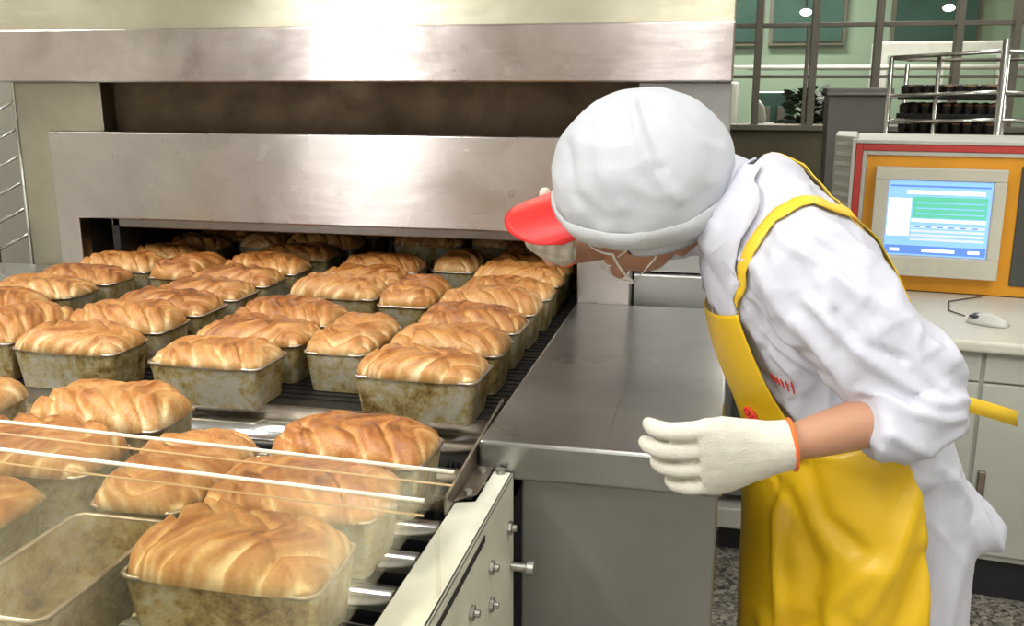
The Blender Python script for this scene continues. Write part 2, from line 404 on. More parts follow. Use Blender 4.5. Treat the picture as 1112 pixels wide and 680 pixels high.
# ------------------------------------------------------------------ steel counter
ct = thing('steel_counter',(-.17,1.9,0),'grey stainless steel box counter between the bread line and the worker','counter')
MB().box(-.364,.016,1.392,2.398,.887,.950).build('top_slab','counter',ct,bevel=.006,seg=3)
MB().box(-.300,.010,1.418,2.39,.0,.886).build('cabinet_body','counter_side',ct,bevel=.004)
MB().box(-.170,-.167,1.40,2.39,.9495,.9512).build('weld_seam','counter',ct)
# dark machine seen between counter and apron
t = thing('machine_base',(.25,3.15,0),'low dark grey machine base with pale foot rail behind the worker','machine')
MB().box(.02,.25,2.98,3.3,.20,.78).build('body','greymach',t,bevel=.01)
MB().box(.01,.26,2.95,3.3,.10,.17).build('foot_rail','greytrim',t,bevel=.006)
MB().box(.03,.24,3.02,3.25,.0,.10).build('plinth','black',t)
MB().box(.05,.22,2.965,2.98,.28,.72).build('cover_plate','darkpanel',t,bevel=.003)

# ------------------------------------------------------------------ belt in the oven
bt = thing('oven_belt',(-.95,3.0,.88),'dark wire mesh belt carrying bread tins out of the oven','conveyor belt')
MB().box(-1.785,-.372,1.60,5.5,.890,.907).build('belt_surface','belt',bt,bevel=.002)
m = MB()
for i in range(70):
    y = 1.64+i*.025; m.box(-1.785,-.372,y,y+.006,.907,.9095)
m.build('belt_rods','darkmetal',bt)
MB().box(-1.80,-.368,1.592,1.600,.865,.9065).build('front_edge','bracket',bt)
MB().tube([(-1.80,1.565,.853),(-.385,1.565,.853)],.036,28).build('nose_roller','chrome',bt,smooth=True)
m = MB()
for i in range(7): m.tube([(-.452+i*.009,1.565,.845),(-.449+i*.009,1.565,.845)],.0372,24)
m.build('roller_rings','darkmetal',bt)
m = MB(); m.box(-1.79,-.38,1.64,5.5,.70,.72)
m.build('return_tray','darkmetal',bt)
for x in (-1.795,-.40): MB().box(x,x+.02,1.66,5.4,.70,.884).build('side_rail','darkmetal',bt)
for x in (-1.78,-.43):
    for y in (1.9,3.9): MB().box(x,x+.04,y,y+.04,.0,.70).build('leg','darkmetal',bt)

# ------------------------------------------------------------------ front roller conveyor
rc = thing('roller_conveyor',(-.9,.9,0),'front roller conveyor with cream painted side frame carrying bread tins','conveyor')
poly = [(1.40,.885),(1.40,.62),(1.33,.56),(.30,.56),(.30,.885),]
m = MB()
# side plate with a stepped top flange
m.prism([(1.388,.902),(1.388,.60),(1.30,.52),(.25,.52),(.25,.902)],'x',-.312,-.306)
m.prism([(-.306,1.388),(-.338,1.388),(-.338,1.272),(-.366,1.262),(-.366,.25),(-.306,.25)],'z',.896,.902)
m.build('side_frame','cream',rc,bevel=.002)
MB().prism([(1.20,.886),(1.20,.876),(.60,.870),(.60,.880)],'x',-.3058,-.3048).build('slot','slot',rc)
for i,(px,pz) in enumerate([(1.352,.825),(1.232,.820),(1.230,.762),(1.122,.811),(1.115,.752),(1.0,.80)]):
    b = MB(); b.tube([(-.306,px,pz),(-.300,px,pz)],.011,6); b.tube([(-.300,px,pz),(-.293,px,pz)],.0055,10)
    b.build('bolt','zinc',rc,bevel=.0008)
b = MB(); b.tube([(-.306,1.368,.751),(-.280,1.368,.751)],.007,12); b.tube([(-.280,1.368,.751),(-.268,1.368,.751)],.012,14)
b.build('knob','zinc',rc,smooth=False,bevel=.001)
for y in (1.38,): MB().tube([(-.325,y,.902),(-.325,y,.910)],.008,6).build('bolt','zinc',rc)
m = MB(); m.box(-1.93,-1.90,.25,1.5,.55,.885); m.build('side_frame','cream',rc,bevel=.003)
for i in range(12):
    y = 1.385-i*.095
    ro = MB().tube([(-1.90,y,.876),(-.372,y,.876)],.024,20).build('roller','chrome',rc,smooth=True)
    MB().tube([(-.374,y,.876),(-.345,y,.876)],.008,10).build('axle','zinc',ro,smooth=True)
MB().box(-1.88,-.375,.28,1.50,.60,.62).build('drip_tray','darkmetal',rc)
MB().box(-.345,-.338,.25,1.27,.62,.878).build('inner_rail','darkmetal',rc)
for x in (-1.92,-.345):
    for y in (.35,1.30): MB().box(x,x+.03,y,y+.04,.0,.60).build('leg','cream',rc)
# bracket at the end of the frame
br = MB()
br.prism([(1.585,.955),(1.585,.90),(1.40,.88),(1.27,.88),(1.225,.897),(1.225,.925)],'x',-.372,-.367)
br.prism([(-.367,1.40),(-.340,1.40),(-.340,1.29),(-.367,1.26)],'z',.9025,.906)
br.build('end_bracket','bracket',rc,bevel=.001)
for y in (1.37,1.285): MB().tube([(-.352,y,.906),(-.352,y,.913)],.007,6).build('bolt','zinc',rc)

# clear guard over the front conveyor
gd = thing('clear_guard',(-.9,.6,1.06),'clear acrylic guard sheets with pale edges above the front bread tins','guard')
def guard(yr, yf, z, xr):
    yl = yr+.055*(1.85+xr)
    sh = MB(); sh.prism([(-1.85,yf),(xr,yf),(xr,yr),(-1.85,yl)],'z',z,z+.004); o = sh.build('guard_sheet','clear',gd)
    e = MB(); e.tube([(-1.85,yl+.001,z+.002),(xr,yr+.001,z+.002)],.0026,8); e.build('pale_edge','edge',o,smooth=True)
    e = MB(); e.tube([(-1.85,yl-.002,z-.014),(xr,yr-.002,z-.014)],.0014,8); e.build('lower_lip','lipc',o,smooth=True)
guard(1.020,.30,1.052,-.297)
guard(.915,.30,1.062,-.300)
for y in (1.00,.50):
    MB().tube([(-.312,y,.885),(-.312,y,1.052)],.003,8).build('guard_post','clear',gd,smooth=True)
    MB().tube([(-1.84,y,.885),(-1.84,y,1.052)],.004,8).build('guard_post','zinc',gd,smooth=True)

# left ledge and wire shelf beyond it
t = thing('metal_table',(-2.3,2.3,0),'pale metal side table left of the oven mouth','table')
MB().box(-2.75,-1.875,2.02,2.54,.93,.955).build('table_top','tube',t,bevel=.004)
for x in (-2.7,-1.95):
    for y in (2.06,2.48): MB().tube([(x,y,0),(x,y,.93)],.016,10).build('leg','tube',t,smooth=True)
t = thing('slatted_tray',(-2.3,2.4,.955),'pale slatted wire tray leaning on the side table at the left edge','tray')
fr = lambda a,b,c: (-2.34+a*.28+c*.04, 2.50+.04*b - a*.02, .96+c*.26-a*.12*c)
m = MB(); m.tube([(-2.52,2.38,.965),(-2.15,2.38,.965),(-2.22,2.50,1.22),(-2.56,2.50,1.22)],.009,8,closed=True); m.build('frame','tube',t,smooth=True)
m = MB()
for i in range(9):
    q = i/8; m.box(-2.54+.0*q,-2.16-.06*q,2.385+.11*q,2.391+.11*q,.975+.235*q,.99+.235*q)
m.build('slats','paleslat',t)
t = thing('wire_rack',(-2.43,2.88,0),'tall pale wire rack standing left of the oven beyond its column','rack')
for x in (-2.50,-2.36):
    MB().tube([(x,2.88,0),(x+.02,2.88,2.0)],.010,8).build('post','tube',t,smooth=True)
for i in range(7): MB().tube([(-2.54,2.88,.9+i*.09),(-2.33,2.88,1.0+i*.09)],.006,8).build('wire','tube',t,smooth=True)

# ------------------------------------------------------------------ tins and loaves
def rrect(L,W,r,z,n=5):
    P = []
    for (sx,sy,a0) in ((1,1,0),(-1,1,90),(-1,-1,180),(1,-1,270)):
        for i in range(n+1):
            a = math.radians(a0+90*i/n); P.append((sx*(L/2-r)+r*math.cos(a), sy*(W/2-r)+r*math.sin(a), z))
    return P
LT, WT, HT = .232, .128, .078
def make_tin():
    t = bpy.data.objects.new('bread_tin', None); COL.objects.link(t); t['_local'] = 1
    m = MB(); m.loft([rrect(LT-.030,WT-.024,.010,.001), rrect(LT-.026,WT-.020,.012,.0), rrect(LT-.018,WT-.014,.013,.03), rrect(LT-.006,WT-.006,.013,HT), rrect(LT-.010,WT-.010,.012,HT), rrect(LT-.024,WT-.020,.011,.012)])
    b = m.build('tin_body','tin',t,smooth=False)
    m = MB(); pts = rrect(LT-.004,WT-.004,.014,HT+.001,4); m.tube(pts,.0034,8,closed=True); m.build('rolled_rim','rim',t,smooth=True)
    return t
def make_loaf(seed, H):
    rnd = random.Random(seed); L, W = .238, .142
    NU, NV = 60, 34; V = []; G = []; F = []
    ns = rnd.uniform(1.6,2.2); ph = rnd.random(); slant = rnd.uniform(1.3,2.0); dirn = rnd.choice((-1,1)); tl = rnd.uniform(-.1,.1)
    for j in range(NV):
        for i in range(NU):
            u = -1+2*i/(NU-1); v = -1+2*j/(NV-1)
            uu = math.copysign(abs(u)**.85,u); vv = math.copysign(abs(v)**.85,v)
            # rounded-rectangle footprint with lumpy outline
            k = max(abs(uu),abs(vv)); cr = (abs(uu)**5+abs(vv)**5)**(1/5) or 1e-6
            sc = (k/cr) if cr > 1e-5 else 1
            x, y = uu*sc*L/2, vv*sc*W/2
            nn = noise.noise(Vector((u*1.7+seed*3.1, v*1.4, seed)))
            lat = v + .30*math.sin(PI*ns*u*1.2+ph*6)
            side = 1/(1+math.exp(-lat*9))
            p1 = ns*u*1.25 + slant*abs(v)*.75*dirn + ph + .25*nn
            p2 = ns*u*1.25 + slant*abs(v)*.75*dirn + ph + .5 + .25*nn
            g1 = abs(math.sin(PI*p1)); g2 = abs(math.sin(PI*p2))
            r = g1*side+g2*(1-side)
            ridge = min(1, r*1.35)**.6
            centre = math.exp(-(lat/.10)**2)*.35
            dome = max(0,1-cr_edge(u,v))
            edge = (1-abs(u)**4.0)*(1-abs(v)**3.2); edge = max(0,edge)**.5
            fine = noise.noise(Vector((p1*4+seed, lat*1.5, seed)))*.5+noise.noise(Vector((u*9, v*6, seed+5)))*.5
            h = H*edge*(1+.22*nn+tl*u) + .020*(ridge-1)*min(1,edge*1.5)*.8 - .004*centre + .0035*fine*edge
            bul = 1+.035*edge*(1 if abs(v) > .5 else 0)
            V.append((x, y, h+.001))
            streak = noise.noise(Vector((p1*7, lat*1.2, seed+2)))
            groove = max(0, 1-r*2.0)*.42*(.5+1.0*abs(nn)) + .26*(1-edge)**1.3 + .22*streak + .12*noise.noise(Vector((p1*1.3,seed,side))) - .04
            G.append(groove)
    idx = lambda i,j: j*NU+i
    for j in range(NV-1):
        for i in range(NU-1): F.append((idx(i,j),idx(i+1,j),idx(i+1,j+1),idx(i,j+1)))
    # skirt down into the tin
    per = [idx(i,0) for i in range(NU)]+[idx(NU-1,j) for j in range(1,NV)]+[idx(i,NV-1) for i in range(NU-2,-1,-1)]+[idx(0,j) for j in range(NV-2,0,-1)]
    prev = per
    for (dz,s,sy_) in ((-.004,.925,.83),(-.058,.86,.74)):
        new = []
        for q in per:
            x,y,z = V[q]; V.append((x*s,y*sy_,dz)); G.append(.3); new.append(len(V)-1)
        n = len(per)
        for a in range(n): F.append((prev[a],prev[(a+1)%n],new[(a+1)%n],new[a]))
        prev = new
    F.append(tuple(prev))
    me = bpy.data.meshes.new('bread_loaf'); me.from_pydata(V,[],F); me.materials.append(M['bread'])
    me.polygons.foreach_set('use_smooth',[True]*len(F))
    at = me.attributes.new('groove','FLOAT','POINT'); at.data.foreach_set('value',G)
    me.update(); fixn(me); return me
def cr_edge(u,v): return max(abs(u),abs(v))
loaf_meshes = [make_loaf(s, h) for s,h in ((1,.042),(2,.038),(3,.046),(4,.040),(5,.044),(6,.037),(7,.045),(8,.041))]
tin0 = make_tin(); tin_parts = list(tin0.children); first = [True]
ordn = ['front','second','third','fourth','fifth','sixth','seventh','eighth','ninth','tenth','eleventh']
def place(xc, yc, rot, col, k, zb=.9095, where='on the oven belt', empty=False):
    if first[0]: t = tin0; first[0] = False
    else:
        t = tin0.copy(); COL.objects.link(t)
        for p in tin_parts:
            c = p.copy(); COL.objects.link(c); c.parent = t
    jx, jr = random.uniform(-.003,.003), random.uniform(-.02,.02)
    t.location = (xc+jx, yc, zb); t.rotation_euler = (0,0,rot+jr)
    tag(t, ('empty brown-stained bread tin, front one in %s' % col) if empty else 'stained bread tin, %s in %s' % (ordn[k], col), 'bread tin', 'bread tins '+where)
    if empty: return
    l = bpy.data.objects.new('bread_loaf', loaf_meshes[random.randrange(len(loaf_meshes))]); COL.objects.link(l)
    l.location = (xc+jx, yc, zb+HT); l.rotation_euler = (0,0,rot+jr+(PI if random.random() < .5 else 0))
    s = random.uniform(.96,1.02); l.scale = (s, s, random.uniform(.9,1.15))
    tag(l, 'golden braided loaf, %s in %s' % (ordn[k], col), 'bread loaf', 'bread loaves '+where)
A = [1.55,1.725,1.90,2.065,2.225,2.385,2.55,2.72,2.89,3.06,3.23]
C = [1.545,1.71,1.875,2.14,2.31,2.48,2.93,3.10]
D = [1.575,1.74,1.90,2.06,2.225,2.39,2.60,2.80,3.0,3.17]
Fc = [1.50,1.665,1.83,1.995,2.16,2.33,2.52,2.70,2.88,3.06]
for k,y in enumerate(A): place(-.522,y+.064,0,'the belt row beside the steel counter',k)
for k,y in enumerate(C): place(-.932,y+.064,0,'the third belt row from the counter',k)
for k,y in enumerate(D): place(-1.250,y+.064,0,'the fourth belt row from the counter',k)
for k,y in enumerate(Fc): place(-1.662,y+.064,0,'the leftmost belt row',k)
for k,y in enumerate([1.675,2.085,2.52,2.95]): place(-.728,y+.116,PI/2,'the end-on belt row nearer the counter',k)
for k,y in enumerate([1.60,2.27,2.77]): place(-1.447,y+.116,PI/2,'the end-on belt row nearer the left',k)
W2 = 'under the clear guard'
ZB = .9005
for k,y in enumerate([.835,1.01,1.185]): place(-.512,y+.064,0,'the guarded row next to the cream frame',k,ZB,W2)
for k,y in enumerate([.735,.985]): place(-.706,y+.116,PI/2,'the guarded middle row of end-on tins',k,ZB,W2,k==0)
for k,y in enumerate([.875,1.055,1.235]): place(-.948,y+.064,0,'the guarded left row',k,ZB,W2)
for k,y in enumerate([1.05,1.235]): place(-1.26,y+.064,0,'the guarded far left row',k,ZB,W2)

# ------------------------------------------------------------------ control desk
dk = thing('control_desk',(.667,2.789,0),'grey-cream control desk with orange monitor panel and doors','control desk')
al = math.radians(7); ca, sa = math.cos(al), math.sin(al)
D_ = lambda a,b,c: (.667+a*ca+b*sa, 2.789-a*sa+b*ca, c)
MB().box(-.36,1.5,.0,.66,.772,.805,fr=D_).build('desk_top','desktop',dk,bevel=.010,seg=3)
MB().box(-.34,1.5,.05,1.1,.14,.77,fr=D_).build('carcass','deskfront',dk)
MB().box(-.32,1.5,.10,1.05,.0,.14,fr=D_).build('plinth','black',dk)
for (a,b) in ((-.335,.047),(.057,.50),(.51,.95),(.96,1.4)):
    dr = MB().box(a,b,.036,.05,.682,.768,fr=D_).build('drawer','deskfront',dk,bevel=.003)
    d = MB().box(a,b,.036,.05,.16,.676,fr=D_).build('door','deskfront',dk,bevel=.003)
    h = MB(); h.box(a+.012,a+.034,.022,.036,.32,.42,fr=D_); h.build('handle','bracket',d,bevel=.004)
# upright cabinet
fz0, fz1 = .806, 1.312
m = MB(); m.box(-.33,1.5,.70,1.10,fz0,fz1,fr=D_); m.prism([(-.33,.70),(-.33,1.1),(-.405,1.1),(-.405,.80)],'z',fz0,1.318,fr=D_)
m.build('housing','greytrim',dk,bevel=.006)
m = MB()
for i in range(9): m.prism([(-.398,.790),(-.398,.800),(-.338,.720),(-.338,.702)],'z',1.285-i*.035,1.297-i*.035,fr=D_)
m.build('vent_louvres','white',dk)
def frame(x0,x1,z0,z1,t,b0,b1,mat,name,par):
    m = MB(); m.box(x0,x0+t,b0,b1,z0,z1,fr=D_); m.box(x0+t,x1,b0,b1,z1-t,z1,fr=D_); return m.build(name,mat,par,bevel=.002)
frame(-.345,1.5,fz0,fz1,.012,.64,.70,'greytrim','outer_trim',dk)
frame(-.332,1.5,fz0,fz1-.013,.022,.645,.70,'redtrim','red_trim',dk)
frame(-.309,1.5,fz0,fz1-.036,.014,.65,.70,'greytrim','inner_trim',dk)
MB().box(-.294,1.5,.662,.70,fz0,fz1-.051,fr=D_).build('orange_panel','orangepanel',dk)
MB().box(.178,1.2,.650,.662,.842,1.235,fr=D_).build('side_panel','darkpanel',dk,bevel=.004)
# monitor
mo = thing('crt_monitor',D_(-.06,.62,1.04),'beige computer monitor set in the orange panel showing a blue screen','monitor')
m = MB()
b0, b1 = .600, .661
m.prism([(-.263,1.226),(.134,1.222),(.134,.866),(-.255,.866)],'y',b0+.012,b1,fr=D_)
for (x0,x1,z0,z1) in ((-.263,.134,1.186,1.226),(-.263,.134,.866,.932),(-.263,-.222,.932,1.186),(.098,.134,.932,1.186)): m.box(x0,x1,b0,b0+.012,z0,z1,fr=D_)
m.build('bezel','bezel',mo,bevel=.003)
SC = [emit('screen_blue',(.22,.44,.90),.9), emit('screen_white',(.85,.92,1),1.0), emit('screen_green',(.10,.46,.30),.8), emit('screen_lilac',(.50,.56,.88),.9), emit('screen_deep',(.10,.22,.60),.8)]
m = MB(); s0 = b0+.0105
def sr(x0,x1,z0,z1,mi,d=0): m.box(x0,x1,s0-d,s0+.0015,z0,z1,mi,fr=D_)
sr(-.219,.095,.935,1.183,0)
sr(-.214,.090,1.163,1.169,4,.0004)
sr(-.16,.075,1.140,1.152,1,.0006)
sr(-.215,-.145,1.0,1.125,1,.0005)
sr(-.14,.085,1.062,1.132,2,.0005)
for i in range(3): sr(-.13,.078,1.074+i*.018,1.0775+i*.018,0,.0008)
sr(-.14,.085,1.048,1.058,1,.0006)
for i in range(4): sr(-.14,.085,.986+i*.014,.994+i*.014,3,.0006)
for i in range(6): sr(-.13+i*.035,-.112+i*.035,1.030,1.034,4,.0008)
sr(-.217,.093,.940,.968,4,.0005)
for (a,b) in ((-.20,-.17),(-.10,0),(.04,.075)): sr(a,b,.948,.958,1,.0008)
m.build('screen',SC,mo)
for i,x in enumerate((-.14,-.09,-.04,.04)): MB().tube([D_(x,b0-.003,.893),D_(x,b0,.893)],.006,12).build('button','greytrim',mo)
ms = thing('computer_mouse',D_(.09,.26,.805),'pale grey computer mouse with black buttons lying on the control desk','mouse')
fm = lambda a,b,c: D_(.075+a*.9+b*.45,.22-a*.45+b*.9,c)
m = MB(); rings = []
for i in range(11):
    q = i/10; w = .031*math.sin(PI*(.12+.76*q))**.6; h = .034*math.sin(PI*(.10+.80*q))**.8
    rings.append([fm(-.055+.11*q, w*math.cos(t_), .806+max(0,h*math.sin(t_)) ) for t_ in np.linspace(0,2*PI,20,endpoint=False)])
m.loft(rings); m.build('shell','mousegrey',ms,smooth=True)
m = MB()
for s in (-.014,.014): m.ball((-.034,s,.8265),(.017,.012,.006),fr=fm)
m.build('buttons','black',ms,smooth=True)
MB().tube([D_(.02,.30,.809),D_(-.02,.36,.809),D_(-.01,.5,.809),D_(.1,.62,.809)],.002,8).build('cable','black',ms,smooth=True)

# ------------------------------------------------------------------ steel rack with trays, bin, plant
rk = thing('tray_trolley',(.95,4.7,0),'tubular steel trolley stacked with dark cup trays behind the control desk','trolley')
for (x,y,top,r) in ((.655,4.5,1.60,.011),(1.05,4.3,1.665,.016),(.80,5.0,1.58,.010),(1.24,5.0,1.62,.011),(1.45,4.6,1.62,.012),(.83,4.42,1.60,.009)):
    MB().tube([(x,y,.1),(x,y,top)],r,12).build('post','tube',rk,smooth=True)
for z in (1.60,1.44,1.33):
    MB().tube([(.655,4.5,z),(1.05,4.3,z+.02),(1.45,4.6,z)],.009,10).build('rail','tube',rk,smooth=True)
    MB().tube([(.655,4.5,z),(.80,5.0,z)],.008,10).build('rail','tube',rk,smooth=True)
    MB().tube([(.80,5.0,z),(1.24,5.0,z),(1.45,4.6,z)],.008,10).build('rail','tube',rk,smooth=True)
MB().tube([(.655,4.5,.12),(1.05,4.3,.12),(1.45,4.6,.12),(1.24,5.0,.12),(.80,5.0,.12)],.014,10,closed=True).build('base_frame','tube',rk,smooth=True)
for (x,y) in ((.66,4.5),(1.05,4.32),(1.44,4.6),(.82,4.98)): MB().tube([(x-.015,y,.05),(x+.015,y,.05)],.05,16).build('wheel','black',rk,smooth=True)
fT = lambda a,b,c: (.70+a*.93+b*.30, 4.55-a*.30+b*.93+.0, c)
for i in range(9):
    z = .80+i*.078
    t = thing('cup_tray',fT(.18,.2,z),'dark tray of round brown cups, %s tray from the top of the steel trolley' % ordn[8-i].replace('front','uppermost'),'tray','cup trays on the trolley')
    m = MB(); m.box(.0,.40,.0,.34,z,z+.008,fr=fT)
    m.box(0,.40,0,.01,z,z+.022,fr=fT); m.box(0,.01,0,.34,z,z+.022,fr=fT); m.box(.39,.40,0,.34,z,z+.022,fr=fT)
    for a in range(9):
        for b in range(4):
            p = fT(.024+a*.044,.04+b*.085,z); m.tube([(p[0],p[1],z+.004),(p[0],p[1],z+.054)],[.016,.0205],10); m.ball((p[0],p[1],z+.056),(.019,.019,.010),10,6,mi=1 if random.random()<.5 else 0)
    m.build('tray_sheet',['cup','cake'],t)
bn = thing('grey_bin',(.62,5.3,0),'grey tapered bin standing left of the steel trolley under the windows','bin')
m = MB(); m.loft([[(.62+x*s,5.3+y*s,z) for x,y in ((-.15,-.12),(.15,-.12),(.15,.12),(-.15,.12))] for s,z in ((.8,.0),(1.0,1.44),(1.06,1.445),(1.06,1.47),(.98,1.47),(.78,.2))]); m.build('bin_body','bin',bn,bevel=.01)
m = MB(); m.tube([(.46,5.17,1.44),(.78,5.17,1.44)],.008,8); m.build('handle','bin',bn)
pl = thing('leafy_plant',(.53,7.0,0),'dark green leafy plant on a stand behind the far windows, left of the bin','plant')
m = MB(); m.loft([[(.52+r*math.cos(q),7.0+r*math.sin(q),z) for q in np.linspace(0,2*PI,18,endpoint=False)] for r,z in ((.07,.98),(.10,1.16),(.105,1.17),(.09,1.17),(.07,1.0))]); m.build('pot','bin',pl,smooth=True)
MB().box(.38,.66,6.88,7.12,.0,.98).build('stand','greymach',pl,bevel=.01)
m = MB()
for i in range(260):
    a = random.uniform(0,2*PI); rr = random.uniform(.0,.16); z = 1.20+random.uniform(0,.24); L = random.uniform(.05,.10)
    d = np.array([math.cos(a),math.sin(a),random.uniform(-.3,.6)]); s = np.array([-math.sin(a),math.cos(a),.5])*.030
    p = np.array([.54+rr*math.cos(a)*1.0,7.0+rr*math.sin(a)*.6,z])
    m.add([p,p+d*L*.5+s,p+d*L,p+d*L*.5-s],[(0,1,2,3)])
m.build('leaves','leaf',pl)

# ------------------------------------------------------------------ the worker
pr = thing('person',(.25,1.65,0),'person in white coat, white cap and yellow apron bending to look into the oven','person')
def n3(v): v = np.array(v,float); return v/np.linalg.norm(v)
# spine stations: x, z, y, facing deg towards camera, half width, half depth (z falls from neck to hem)
ST = [ # x,   y,    z,    alpha, a,    b
 (.262,1.63,.50, 38,.185,.150),
 (.258,1.63,.62, 38,.187,.150),
 (.250,1.63,.74, 38,.186,.148),
 (.238,1.63,.84, 36,.182,.143),
 (.218,1.63,.93, 32,.170,.128),
 (.185,1.64,1.02,26,.168,.126),
 (.150,1.64,1.10,20,.178,.130),
 (.112,1.64,1.18,14,.186,.126),
 (.075,1.64,1.245,10,.180,.108),
 (.035,1.64,1.298,8,.135,.096),
 (.000,1.645,1.325,6,.085,.076),
 (-.030,1.65,1.335,6,.072,.066)]
def station(s):
    s = max(0,min(len(ST)-1.0001,s)); k = int(s); f = s-k; k0 = max(0,k-1); k3 = min(len(ST)-1,k+2); k2 = min(len(ST)-1,k+1)
    P = [np.array(ST[i]) for i in (k0,k,k2,k3)]
    v = .5*((2*P[1])+(P[2]-P[0])*f+(2*P[0]-5*P[1]+4*P[2]-P[3])*f*f+(-P[0]+3*P[1]-3*P[2]+P[3])*f**3)
    return v
def frame_at(s):
    v = station(s); a = station(s-.15); b = station(s+.15)
    t = n3((b-a)[:3]); al_ = math.radians(v[3]); d = np.array([-math.cos(al_),-math.sin(al_),0]); left = np.cross([0,0,1],d)
    left = n3(left-t*np.dot(left,t)); nf = n3(np.cross(left,t)); 
    if np.dot(nf,d) < 0: nf = -nf
    return v[:3], t, left, nf, v[4], v[5]
def surf(s, phi, off=0, p=2.3):
    c, t, l, nf, a, b = frame_at(s)
    cx, sx = math.cos(phi), math.sin(phi)
    r = (abs(cx)**p+abs(sx)**p)**(-1/p)
    return c + nf*(b+off)*cx*r + l*(a+off)*sx*r
def torso(mb, off, s0=0, s1=11, K=45, N=48):
    mb.loft([[surf(s,q,off) for q in np.linspace(0,2*PI,N,endpoint=False)] for s in np.linspace(s0,s1,K)])
shL, elL, wrL = (.108,1.475,1.235), (.295,1.425,1.045), (.088,1.322,1.004)
shR, elR, wrR = (.050,1.805,1.235), (-.130,1.985,1.205), (-.300,1.765,1.190)
def lerp(a,b,t): return np.array(a)*(1-t)+np.array(b)*t

# head frame
hf = n3((-.93,.12,-.30)); hc = np.array((-.16,-.46,.86)); hc = n3(hc-hf*np.dot(hc,hf)); hl = np.cross(hc,hf)
HC0 = np.array((-.138,1.650,1.284))
def H_(x,y,z): return HC0+hf*x+hl*y+hc*z
body = MB()
torso(body,-.030,2.5,8.9,30,32)
body.tube([(.02,1.645,1.30),(-.045,1.668,1.292),H_(-.02,0,-.05)],[.050,.050,.055],20)
rings = []
for i in range(25):                       # skull and jaw
    th = PI*(i/24)*.97+.015*PI; z = .118*math.cos(th); r = math.sin(th); ring = []
    for q in np.linspace(0,2*PI,36,endpoint=False):
        x = .098*r*math.cos(q); y = .077*r*math.sin(q)
        t_ = max(0,min(1,(-z-.01)/.10))
        y *= 1-.30*t_
        if x > 0: x *= 1+.0*t_; x = min(x,.088+.004*t_)
        else: x *= 1-.35*t_
        x += .018*t_
        if x > .05: y *= 1
        ring.append(H_(x,y,z))
    rings.append(ring)
body.loft(rings)
body.tube([H_(.080,0,.018),H_(.098,0,-.010),H_(.108,0,-.028),H_(.088,0,-.038)],[.008,.011,.013,.010],12)
body.ball((.088,0,-.070),(.012,.024,.010),fr=H_)
body.ball((.082,0,-.104),(.016,.022,.014),fr=H_)
for s in (-1,1):
    body.ball((-.006,s*.079,-.012),(.020,.008,.032),fr=H_)
    body.ball((.078,s*.030,.026),(.012,.022,.006),fr=H_)
# arms and legs
body.tube([shL,lerp(shL,elL,.5),elL],[.050,.045,.038],18)
body.tube([lerp(shL,elL,.9),elL,lerp(elL,wrL,.3),lerp(elL,wrL,.65),lerp(elL,wrL,.95),lerp(elL,wrL,1.05)],[.036,.039,.039,.033,.025,.020],20)
body.tube([shR,lerp(shR,elR,.5),elR],[.050,.045,.040],18)
body.tube([elR,lerp(elR,wrR,.4),wrR,lerp(elR,wrR,1.1)],[.040,.037,.027,.025],18)
hipL, hipR = (.30,1.545,.86), (.21,1.72,.86)
kneeL, kneeR = (.275,1.53,.47), (.20,1.73,.47)
anL, anR = (.33,1.53,.09), (.26,1.73,.09)
for h,k_,a in ((hipL,kneeL,anL),(hipR,kneeR,anR)):
    body.tube([h,lerp(h,k_,.5),k_,lerp(k_,a,.35),a,(a[0],a[1],.05)],[.066,.064,.052,.052,.036,.036],18)
    body.tube([(a[0]+.04,a[1],.04),(a[0]-.06,a[1]-.02,.035),(a[0]-.14,a[1]-.04,.028)],[.034,.038,.026],14)
# hands
def hand(mb, o, X, Y, Z, sc, curls, thumb, grow=0.0, ty=0.0, wide=1.0, fr_=1.0, splay=(.03,.005,-.03,-.07)):
    X = n3(X); Y = n3(np.array(Y)-X*np.dot(X,Y)); Z = np.array(Z,float); Z = n3(Z-X*np.dot(X,Z)-Y*np.dot(Y,Z))
    T = lambda x,y,z: np.array(o)+(X*x+Y*y*(1+(wide-1)*min(1,max(0,x/.05)))+Z*z)*sc
    N = 20
    pr_ = [(-.016,.030,.026),(.008,.032,.025),(.035,.037,.021),(.065,.043,.019),(.088,.0445,.016),(.100,.042,.012)]
    mb.loft([[T(x, (a+grow)*math.cos(q)+.0, (b+grow)*math.sin(q)) for q in np.linspace(0,2*PI,N,endpoint=False)] for x,a,b in pr_])
    for k,(y,L,r) in enumerate(((.0335,.070,.0098),(.0115,.079,.0102),(-.011,.072,.0098),(-.0325,.058,.0088))):
        r = r*fr_; c = curls[k]; ang = 0; p = np.array([.080,y,0.0]); pts = [p.copy()]; rad = [r*1.05+grow]
        segs = [.016+.0, L*.45, L*.30, L*.25]; bends = [0, c[0], c[1], c[2]]
        for i,(sg,bd) in enumerate(zip(segs,bends)):
            h = 3 if i else 1
            for j in range(h):
                ang += bd/h; p = p+np.array([math.cos(ang)*math.cos(splay[k]), math.sin(splay[k]), -math.sin(ang)])*sg/h
                pts.append(p.copy()); rad.append(r*(1.03-.07*i)+grow)
        rad[-1] *= .8
        mb.tube([T(*q) for q in pts],rad,12)
        tip = pts[-1]; mb.ball(tuple(T(*tip)),(rad[-1]*1.0,)*3,10,8)
    pts = [(.012,.020+ty*.3,-.004),(.035,.036+ty*.7,-.012+thumb[0]),(.058,.050+ty,-.020+thumb[1]),(.078,.056+ty*1.2,-.024+thumb[2])]
    mb.tube([T(*q) for q in pts],[.016+grow,.0135+grow,.0115+grow,.009+grow],12)
    mb.ball(tuple(T(*pts[-1])),(.0092+grow,)*3,10,8)
